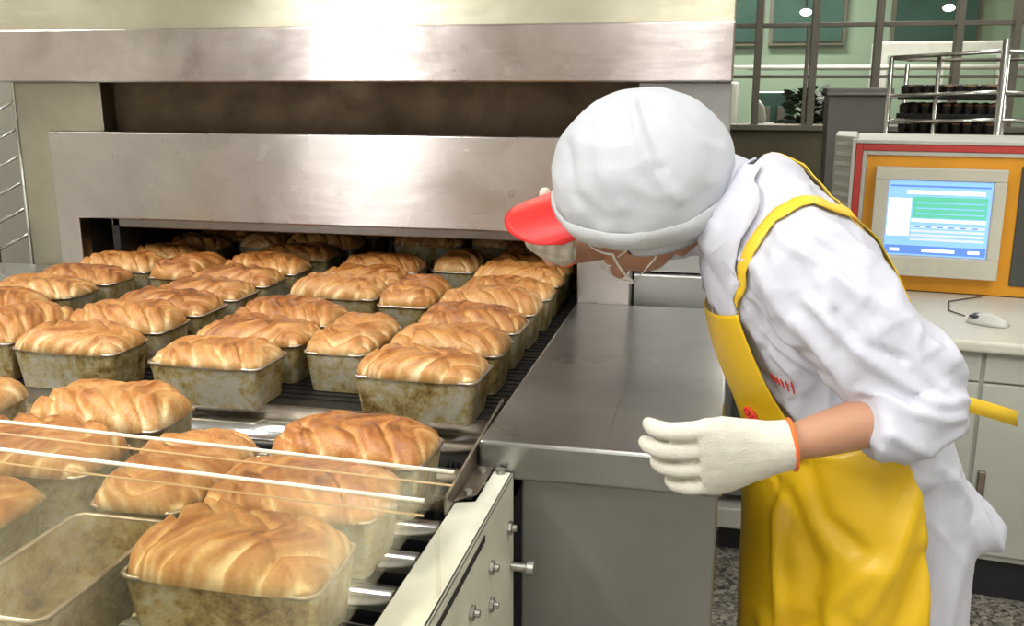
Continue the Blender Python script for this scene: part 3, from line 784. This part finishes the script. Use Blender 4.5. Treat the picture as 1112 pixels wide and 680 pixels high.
LX, LY, LZ = (-.97,-.20,-.17), (-.12,-.22,1), (-.25,-1,-.1)
cuL = [(.22,.50,.45),(.24,.48,.42),(.34,.55,.45),(.46,.58,.45)]
RX, RY, RZ = (-.02,-.98,.19), (-.95,.02,.25), (.25,.15,-1)
cuR = [(.35,.60,.50),(.35,.60,.50),(.38,.62,.5),(.42,.62,.5)]
hoR = np.array(wrR)
hand(body, wrL, LX, LY, LZ, 1.12, cuL, (-.018,-.026,-.032), ty=-.062, wide=1.2, fr_=1.17, grow=-.002)
hand(body, hoR, RX, RY, RZ, .95, cuR, (-.030,-.062,-.076), -.002, ty=-.008)
bo = body.build('body','skin',pr); remesh(bo,.0048,3)
g = MB(); hand(g, wrL, LX, LY, LZ, 1.12, cuL, (-.018,-.026,-.032), ty=-.062, wide=1.2, fr_=1.17, grow=.0028)
g = g.build('glove','glove',pr); remesh(g,.0026,3)
displace(g, lambda P,N: .0007*nz(P,(60,60,60)))
g['label'] = 'cream knitted glove on the left hand'
g2 = MB(); hand(g2, hoR, RX, RY, RZ, .95, cuR, (-.030,-.062,-.076), .0022, ty=-.008)
g2 = g2.build('glove','glove',pr); remesh(g2,.003,3); g2['label'] = 'cream knitted glove holding the red brim'
def band(o, X, Y, Z, sc, par):
    X = n3(X); Y = n3(np.array(Y)-X*np.dot(X,Y)); Z = n3(np.array(Z,float)-X*np.dot(X,Z)-Y*np.dot(Y,Z))
    m = MB(); m.tube([np.array(o)+(-X*.016+Y*.033*math.cos(q)+Z*.026*math.sin(q))*sc for q in np.linspace(0,2*PI,32,endpoint=False)],.0036,8,closed=True)
    o_ = m.build('cuff_band','orange',par,smooth=True)
band(wrL,LX,LY,LZ,1.12,g); band(hoR,RX,RY,RZ,.95,g2)
# eyes, hair
for s in (-1,1):
    e = MB().ball((.078,s*.031,.006),(.011,.012,.011),fr=H_).build('eye','white',pr,smooth=True)
    MB().ball((.087,s*.031,.006),(.004,.0055,.0055),fr=H_).build('iris','black',e,smooth=True)
    MB().tube([H_(.086,s*.014,.026),H_(.088,s*.03,.031),H_(.078,s*.047,.026)],.0035,8).build('eyebrow','hair',pr,smooth=True)
m = MB(); rings = []
for i in range(14):
    th = PI*.5*(i/13)*1.25; ring = []
    for q in np.linspace(0,2*PI,28,endpoint=False):
        ring.append(H_(-.010+.100*math.sin(th)*math.cos(q),.081*math.sin(th)*math.sin(q),.012+.112*math.cos(th) - (.012 if math.cos(q) < -.2 else 0)*(i/13)))
    rings.append(ring)
m.loft(rings,False); m.build('hair','hair',pr,smooth=True)
# cap
CR = (.150,.148,.142); CC = (-.022,-.004,.068)
def cap_pt(az, q, k=1.0):
    ca_, sa_ = math.cos(az), math.sin(az)
    zc = .008+.24*CR[0]*ca_ * (1 if ca_ < 0 else .9)      # lower at the nape
    thm = math.acos(max(-1,min(1,(zc-CC[2])/CR[2])))
    th = thm*q
    rip = 1+.016*math.sin(az*9+3*math.sin(q*3))*q**3+.010*math.sin(az*23+2*math.sin(q*5))*q**6
    tuck = 1-.10*max(0,(q-.86)/.14)**2
    pinch = 1-.035*math.exp(-((az-1.25)/.22)**2)*math.sin(PI*min(1,q*1.1))
    return H_(CC[0]+CR[0]*k*math.sin(th)*ca_*rip*tuck*pinch, CR[1]*k*math.sin(th)*sa_*rip*tuck*pinch, CC[2]+CR[2]*k*math.cos(th))
m = MB(); m.loft([[cap_pt(az,q) for az in np.linspace(0,2*PI,96,endpoint=False)] for q in np.linspace(.002,1,64)],False); m.F.append(tuple(range(96))); m.I.append(0)
cap = m.build('cap','capcloth',pr,smooth=True)
def cap_d(P,N):
    w = np.clip(-N[:,1]*2+.6,0,1)
    d = fold2(P,N,[([(-.150,1.47),(-.128,1.40),(-.105,1.36),(-.070,1.325)],.007,.007),([(-.135,1.46),(-.110,1.41),(-.095,1.375)],.006,-.007),([(-.25,1.40),(-.235,1.33),(-.19,1.29)],.012,-.006),
      ([(-.10,1.44),(-.06,1.40),(-.03,1.35)],.010,.005),([(-.20,1.44),(-.19,1.37),(-.16,1.31)],.010,.004),([(-.075,1.46),(-.02,1.41)],.008,-.004)])*w
    rg = 1-np.abs(nz(P,(9,9,16),3))*3
    return d+.006*nz(P,(8,8,8))+.0035*np.clip(rg,-.3,1)+.0022*nz(P,(28,14,14),4)
displace(cap, cap_d)
cap.modifiers.new('thick','SOLIDIFY').thickness = .002
m = MB(); m.loft([[cap_pt(az,q,k) for az in np.linspace(0,2*PI,96,endpoint=False)] for q,k in ((.80,1.005),(.805,1.03),(.86,1.045),(.93,1.04),(.975,1.02),(.98,1.0))],False)
bd = m.build('cap_band','capband',cap,smooth=True); displace(bd, lambda P,N: .004*nz(P,(14,14,14))+.0015*nz(P,(60,60,60)))
# drooping back of the cap over the nape
m = MB()
def nape(az,q):
    r = .118-.020*q; zz = .028-.056*q
    return H_(-.020+r*math.cos(az),(.108-.016*q)*math.sin(az),zz+.012*math.cos(az)+(.0))
m.loft([[nape(az,q) for az in np.linspace(math.radians(62),math.radians(298),60)] for q in np.linspace(0,1,10)],False)
# open strip: remove wrap faces by building a grid instead
m = MB(); K, N_ = 10, 60
V = [nape(az,q) for q in np.linspace(0,1,K) for az in np.linspace(math.radians(66),math.radians(294),N_)]
m.add(V,[(k*N_+i,k*N_+i+1,(k+1)*N_+i+1,(k+1)*N_+i) for k in range(K-1) for i in range(N_-1)])
nc = m.build('nape_cover','capcloth',cap,smooth=True,solid=.002)
# red brim
m = MB(); NU, NV = 24, 12; V = []
for j in range(NV):
    for i in range(NU):
        y = -.082+.164*i/(NU-1); q = j/(NV-1); e = math.sqrt(max(0,1-(y/.0825)**2))
        x = .085+.030*e + q*(.018+.100*e**.8); z = .056+.014*e-.018*(y/.08)**2 + q*(-.006)
        V.append(H_(x,y,z))
m.add(V,[(j*NU+i,j*NU+i+1,(j+1)*NU+i+1,(j+1)*NU+i) for j in range(NV-1) for i in range(NU-1)])
m.build('brim','red',cap,smooth=True,solid=.005)
# face mask: cloth over nose and mouth, white edge and ear loops
m = MB(); NU, NV = 24, 14; V = []
for j in range(NV):
    for i in range(NU):
        a = math.radians(-62+124*i/(NU-1)); q = j/(NV-1); z = -.020-.080*q
        pf = 1-.10*abs(2*q-1)**2
        rx = (.104+.012*math.exp(-(a/.35)**2)*math.exp(-((q-.2)/.35)**2))*pf
        V.append(H_(.012+rx*math.cos(a)-.008*q,.080*math.sin(a)*(1-.22*q)*1.02,z+.004*math.cos(a)))
m.add(V,[(j*NU+i,j*NU+i+1,(j+1)*NU+i+1,(j+1)*NU+i) for j in range(NV-1) for i in range(NU-1)])
mk = m.build('mouth_shield','clear',pr,smooth=True)
rimp = [V[i] for i in range(NU)]+[V[j*NU+NU-1] for j in range(1,NV)]+[V[(NV-1)*NU+i] for i in range(NU-2,-1,-1)]+[V[j*NU] for j in range(NV-2,0,-1)]
MB().tube(rimp,.0022,8,closed=True).build('shield_rim','white',mk,smooth=True)
for s in (-1,1):
    MB().tube([H_(.05,s*.072,-.026),H_(.015,s*.084,-.004),H_(-.014,s*.088,.012),H_(-.026,s*.086,-.006),H_(-.012,s*.082,-.040),H_(.040,s*.064,-.088)],.0016,8).build('ear_loop','white',mk,smooth=True)

# coat --------------------------------------------------------------
c = MB(); torso(c,.0,0,9.5,56,56)
slv = [lerp(shL,elL,-.16),shL,lerp(shL,elL,.3),lerp(shL,elL,.65),elL,(.262,1.398,1.035),(.215,1.385,1.03)]
c.tube([(.09,1.56,1.23),(.105,1.515,1.238),(.125,1.475,1.225),(.165,1.450,1.180),(.215,1.435,1.125),(.275,1.425,1.075),(.286,1.410,1.045),(.250,1.392,1.028),(.212,1.378,1.024)],[.075,.082,.084,.083,.080,.072,.066,.058,.052],28)
c.tube([(.06,1.72,1.23),(.045,1.80,1.235),(-.03,1.90,1.245),(-.115,1.98,1.212),(-.142,1.972,1.207),(-.18,1.915,1.200)],[.07,.075,.068,.060,.056,.048],24)
# flared tail behind the left hip
c.loft([[np.array((x+.10*(zm-.80)+.012*math.cos(q),1.60+wy*math.cos(q),zm+hz*math.sin(q))) for q in np.linspace(0,2*PI,24,endpoint=False)] for x,zm,hz,wy in ((.27,.84,.13,.10),(.33,.835,.115,.10),(.375,.815,.080,.09),(.415,.80,.052,.075),(.45,.785,.030,.055),(.476,.772,.014,.03))])
c.loft([[np.array((x,1.60,z))+np.array(v)*w for v in [(math.cos(q),1.3*math.sin(q),0) for q in np.linspace(0,2*PI,20,endpoint=False)]] for x,z,w in ((.29,.94,.05),(.330,.86,.07),(.350,.77,.078),(.348,.66,.072),(.342,.50,.068))])
coat = c.build('coat','coat',pr); remesh(coat,.0055,9,.6)
FX = [ # ridges on the camera side, in x,z
 ([(.12,1.20),(.20,1.13),(.28,1.075),(.34,1.07)],.009,.009),
 ([(.11,1.17),(.17,1.10),(.225,1.01)],.010,.010),
 ([(.15,1.235),(.23,1.19),(.31,1.12)],.011,.008),
 ([(.20,1.085),(.26,1.06),(.335,1.05)],.008,.007),
 ([(.10,1.28),(.14,1.22),(.155,1.15)],.010,.005),
 ([(.24,1.03),(.285,1.005),(.33,1.03)],.008,.007),
 ([(.155,1.19),(.19,1.15),(.25,1.13)],.006,-.006),
 ([(.06,1.25),(.055,1.17),(.075,1.10)],.008,-.006),
 ([(.36,.90),(.385,.80),(.375,.65)],.014,.010),
 ([(.32,.88),(.335,.75),(.33,.6)],.012,-.010),
 ([(.34,.92),(.42,.82),(.46,.76)],.008,.008),
 ([(.08,1.32),(.14,1.31),(.20,1.25)],.008,.004)]
def coat_d(P,N):
    w = np.clip(-N[:,1]*1.3,0,1)*(P[:,1] < 1.64)
    d = fold2(P,N,FX)*w
    big = nz(P,(7,7,7)); q = P.copy()
    r = 1-np.abs(nz(P+.05*big[:,None],(11,9,5),7))*2.2
    low = np.clip((1.0-P[:,2])/.3,0,1)
    r2 = nz(P,(16,16,2.2),3)
    U = np.stack([(P[:,0]+P[:,2])*.7,P[:,1],(P[:,0]-P[:,2])*.7],1)+.05*big[:,None]
    r3 = 1-np.abs(nz(U,(22,8,5),17))*3.6
    r4 = 1-np.abs(nz(U,(7,8,20),27))*4.5
    return d*1.15 + .005*np.clip(r,-.5,1)*(1-low) + .0065*np.clip(r3,0,1)*(1-low) + .0022*np.clip(r4,0,1)*(1-low) + .004*big + .011*r2*low
displace(coat, coat_d)
bvh = BVHTree.FromPolygons([tuple(v.co+pr.location) for v in coat.data.vertices],[tuple(p.vertices) for p in coat.data.polygons])
def onto(p, off):
    loc, nor, i, d = bvh.find_nearest(Vector(p)); return np.array(loc+nor*off), np.array(nor)
def strip(pts, w, off, name, mat, par, th=.002, project=True, n=50):
    P = []; K = len(pts)-1
    for i in range(n):
        s = K*i/(n-1); k_ = min(int(s),K-1); f = s-k_
        P0, P1, P2, P3 = [np.array(pts[max(0,min(K,k_+d))],float) for d in (-1,0,1,2)]
        P.append(.5*(2*P1+(P2-P0)*f+(2*P0-5*P1+4*P2-P3)*f*f+(-P0+3*P1-3*P2+P3)*f**3))
    L_, R_ = [], []
    Q = []; Nn = []
    for p in P:
        if project: q, nn = onto(p, off)
        else: q, nn = p, np.array([0,-1,0])
        Q.append(q); Nn.append(nn)
    for _ in range(3): Nn = [n3(Nn[max(0,i-1)]+Nn[i]+Nn[min(n-1,i+1)]) for i in range(n)]
    for _ in range(2): Q = [Q[i]*.5+.25*(Q[max(0,i-1)]+Q[min(n-1,i+1)]) if 0 < i < n-1 else Q[i] for i in range(n)]
    V = []
    for i in range(n):
        t = n3(Q[min(n-1,i+1)]-Q[max(0,i-1)]); b = n3(np.cross(t,Nn[i]))
        for s in (-1,-.33,.33,1):
            v = Q[i]+b*w/2*s
            if project: v = onto(v,off)[0]
            V.append(v+Nn[i]*.001)
    m = MB(); m.add(V,[(i*4+j,i*4+j+1,(i+1)*4+j+1,(i+1)*4+j) for i in range(n-1) for j in range(3)])
    return m.build(name,mat,par,smooth=True,solid=th)
# apron ---------------------------------------------------------------
def skirt():
    m = MB(); NS, NP = 60, 90; V = []
    for i in range(NS):
        s = -1.0+5.15*i/(NS-1)
        for j in range(NP):
            ph = math.radians(-112+ (66+10*max(0,min(1,s/3.5))+112)*j/(NP-1))
            off = .022+.010*max(0,min(1,(4-s)/4))
            if s < 0:
                p = surf(0,ph,off); p = p+np.array([.004,0,-1])*(.12*(-s))
            else: p = surf(s,ph,off)
            V.append(p)
    m.add(V,[(i*NP+j,i*NP+j+1,(i+1)*NP+j+1,(i+1)*NP+j) for i in range(NS-1) for j in range(NP-1)])
    return m
ap = skirt().build('apron','apron',pr,smooth=True)
def apron_d(P,N):
    w = np.clip(-N[:,1]*1.5,0,1)
    d = fold2(P,N,[([(.112,.93),(.105,.80),(.120,.66),(.115,.4)],.007,.012),([(.10,.86),(.16,.76),(.17,.66),(.13,.60)],.020,-.016),
        ([(.24,.78),(.19,.70),(.20,.60),(.19,.42)],.022,.016),([(.14,.92),(.17,.84),(.23,.80)],.016,-.010),([(.30,.90),(.27,.78),(.235,.70)],.014,.010),
        ([(.32,.80),(.28,.66),(.25,.5)],.018,-.012),([(.10,.60),(.14,.52),(.15,.40)],.018,.012),([(.13,.945),(.22,.935),(.32,.93)],.006,.004)])*w
    s = np.sign(np.sum(N*(P-np.array((.25,1.63,.7))),axis=1)).clip(-1,1)
    return d*1.2 + .006*nz(P,(6,6,3)) + .0035*nz(P,(16,16,9),5)
fixn(ap.data)
displace(ap, apron_d); ap.modifiers.new('thick','SOLIDIFY').thickness = .002
# bib
m = MB(); NS, NP = 36, 40; V = []
for i in range(NS):
    q = i/(NS-1); s = 4.05+3.15*q; wd = math.radians(46-10*q)
    for j in range(NP):
        ph = -wd+(wd+math.radians(24+14*q))*j/(NP-1)
        V.append(surf(s,ph,.022+.006*math.sin(PI*q)))
m.add(V,[(i*NP+j,i*NP+j+1,(i+1)*NP+j+1,(i+1)*NP+j) for i in range(NS-1) for j in range(NP-1)])
bib = m.build('bib','apron',ap,smooth=True,solid=.002); 
strip([surf(7.1,math.radians(33),.02),(.050,1.53,1.17),(.076,1.49,1.235),(.100,1.495,1.295),(.160,1.535,1.31),(.235,1.60,1.275),(.31,1.69,1.18),(.36,1.74,1.02),(.37,1.75,.96)],.026,.005,'shoulder_strap','strapy',ap)
strip([surf(7.15,math.radians(-34),.01),(.0,1.75,1.24),(.035,1.73,1.345),(.09,1.69,1.375),(.16,1.655,1.36),(.228,1.635,1.30),(.31,1.60,1.18),(.36,1.58,1.02),(.36,1.58,.96)],.026,.006,'shoulder_strap','strapy',ap)
strip([surf(4.1,math.radians(80),.01),surf(4.05,math.radians(120),.01),surf(4.05,math.radians(160),.01),surf(4.05,math.radians(200),.01),surf(4.1,math.radians(245),.01)],.028,.006,'waist_tie','strapy',ap)
m = MB(); V = []
for i,(x,y,z) in enumerate([(.35,1.63,.990),(.40,1.64,.985),(.44,1.655,.972),(.49,1.67,.955)]):
    V += [(x,y,z+.013),(x,y-.003,z-.013)]
m.add(V,[(2*i,2*i+1,2*i+3,2*i+2) for i in range(3)]); m.build('tie_end','strapy',ap,smooth=True,solid=.003)
# emblem on the bib and stitching marks on the coat
def mark(pts, w, name, par, off=.003, srf=None):
    m = MB()
    for a,b in pts: m.tube([a,b],w,6)
    return m.build(name,'redmark',par)
def petal(s0, p0):
    out = []; c0 = surf(s0,math.radians(p0),.031)
    for k in range(6):
        a = k*PI/3; q = surf(s0+.17*math.sin(a),math.radians(p0+6*math.cos(a)),.031); out.append((c0*.75+q*.25,q))
    for k in range(6):
        a = k*PI/3+.5; b_ = a+PI/3; out.append((surf(s0+.17*math.sin(a),math.radians(p0+6*math.cos(a)),.031),surf(s0+.17*math.sin(b_),math.radians(p0+6*math.cos(b_)),.031)))
    return out
mark(petal(4.88,0),.0022,'flower_emblem',ap)
pts = []
for i in range(6):
    a = onto((.060+i*.011,1.50,1.03+.003*i),.001)[0]; b = onto((.066+i*.011,1.50,1.036+.002*i),.001)[0]; pts.append((a,b))
    pts.append((onto((.062+i*.011,1.50,1.038+.003*i),.001)[0], onto((.064+i*.011,1.50,1.028),.001)[0]))
mark(pts,.0012,'red_embroidery',coat)
# collar
inn = [(-.017,1.57,1.150),(-.032,1.56,1.218),(-.023,1.56,1.285),(-.008,1.58,1.345),(.002,1.61,1.372),(.006,1.645,1.383),(.004,1.675,1.377),(-.006,1.71,1.355),(-.02,1.735,1.32),(-.035,1.735,1.265),(-.04,1.73,1.20),(-.03,1.70,1.15)]
out = [(.044,1.525,1.118),(.047,1.505,1.190),(.047,1.500,1.255),(.052,1.520,1.325),(.060,1.58,1.352),(.062,1.645,1.362),(.058,1.69,1.355),(.055,1.73,1.345),(.035,1.775,1.30),(.015,1.79,1.24),(.0,1.78,1.18),(-.01,1.76,1.11)]
m = MB(); V = []; n = 70
def cr(pts,s):
    K = len(pts)-1; k_ = min(int(s*K),K-1); f = s*K-k_
    P0,P1,P2,P3 = [np.array(pts[max(0,min(K,k_+d))],float) for d in (-1,0,1,2)]
    return .5*(2*P1+(P2-P0)*f+(2*P0-5*P1+4*P2-P3)*f*f+(-P0+3*P1-3*P2+P3)*f**3)
for i in range(n):
    a = cr(inn,i/(n-1)); b = cr(out,i/(n-1))
    for k in range(7):
        q = k/6; p = a*(1-q)+b*q; o_, nn = onto(p,.007); gap = np.dot(p-o_,nn)
        if gap < 0: p = o_*(1-.0)+nn*.004*(1-q)
        o2, nn2 = onto(p,.007); p = p*(1-q**2)+o2*q**2
        V.append(p+nn2*.003)
m.add(V,[(i*7+j,i*7+j+1,(i+1)*7+j+1,(i+1)*7+j) for i in range(n-1) for j in range(6)])
m.build('collar','coat',coat,smooth=True,solid=.003)
# rolled sleeve edge
# trousers and shoes
for h,k_,a in ((hipL,kneeL,anL),(hipR,kneeR,anR)):
    m = MB(); m.tube([(h[0]-.02,h[1]+.01,.62),lerp(h,k_,.85),k_,lerp(k_,a,.5),(a[0],a[1],.10)],[.070,.080,.078,.078,.080],24)
    o = m.build('trouser_leg','coat',pr,smooth=True); displace(o, lambda P,N: .004*nz(P,(9,9,14)))
    m = MB(); m.tube([(a[0]+.055,a[1],.045),(a[0]+.02,a[1],.052),(a[0]-.06,a[1]-.02,.048),(a[0]-.14,a[1]-.042,.038),(a[0]-.175,a[1]-.05,.03)],[.036,.045,.046,.040,.022],18,flat=.9)
    o = m.build('shoe','shoe',pr,smooth=True)
    m = MB(); m.tube([(a[0]+.06,a[1],.008),(a[0]-.06,a[1]-.02,.008),(a[0]-.175,a[1]-.05,.008)],[.040,.048,.034],18,flat=.17); m.build('sole','black',o,smooth=True)

for o in list(bpy.data.objects):
    if '_local' in o: del o['_local']
# ------------------------------------------------------------------ world, colour
w = bpy.data.worlds.new('world'); bpy.context.scene.world = w; w.use_nodes = True
w.node_tree.nodes['Background'].inputs[0].default_value = (.8,.85,.8,1); w.node_tree.nodes['Background'].inputs[1].default_value = .3
vs = bpy.context.scene.view_settings
vs.view_transform = 'Standard'; vs.look = 'None'; vs.exposure = 0.08; vs.gamma = 1; vs.use_curve_mapping = False
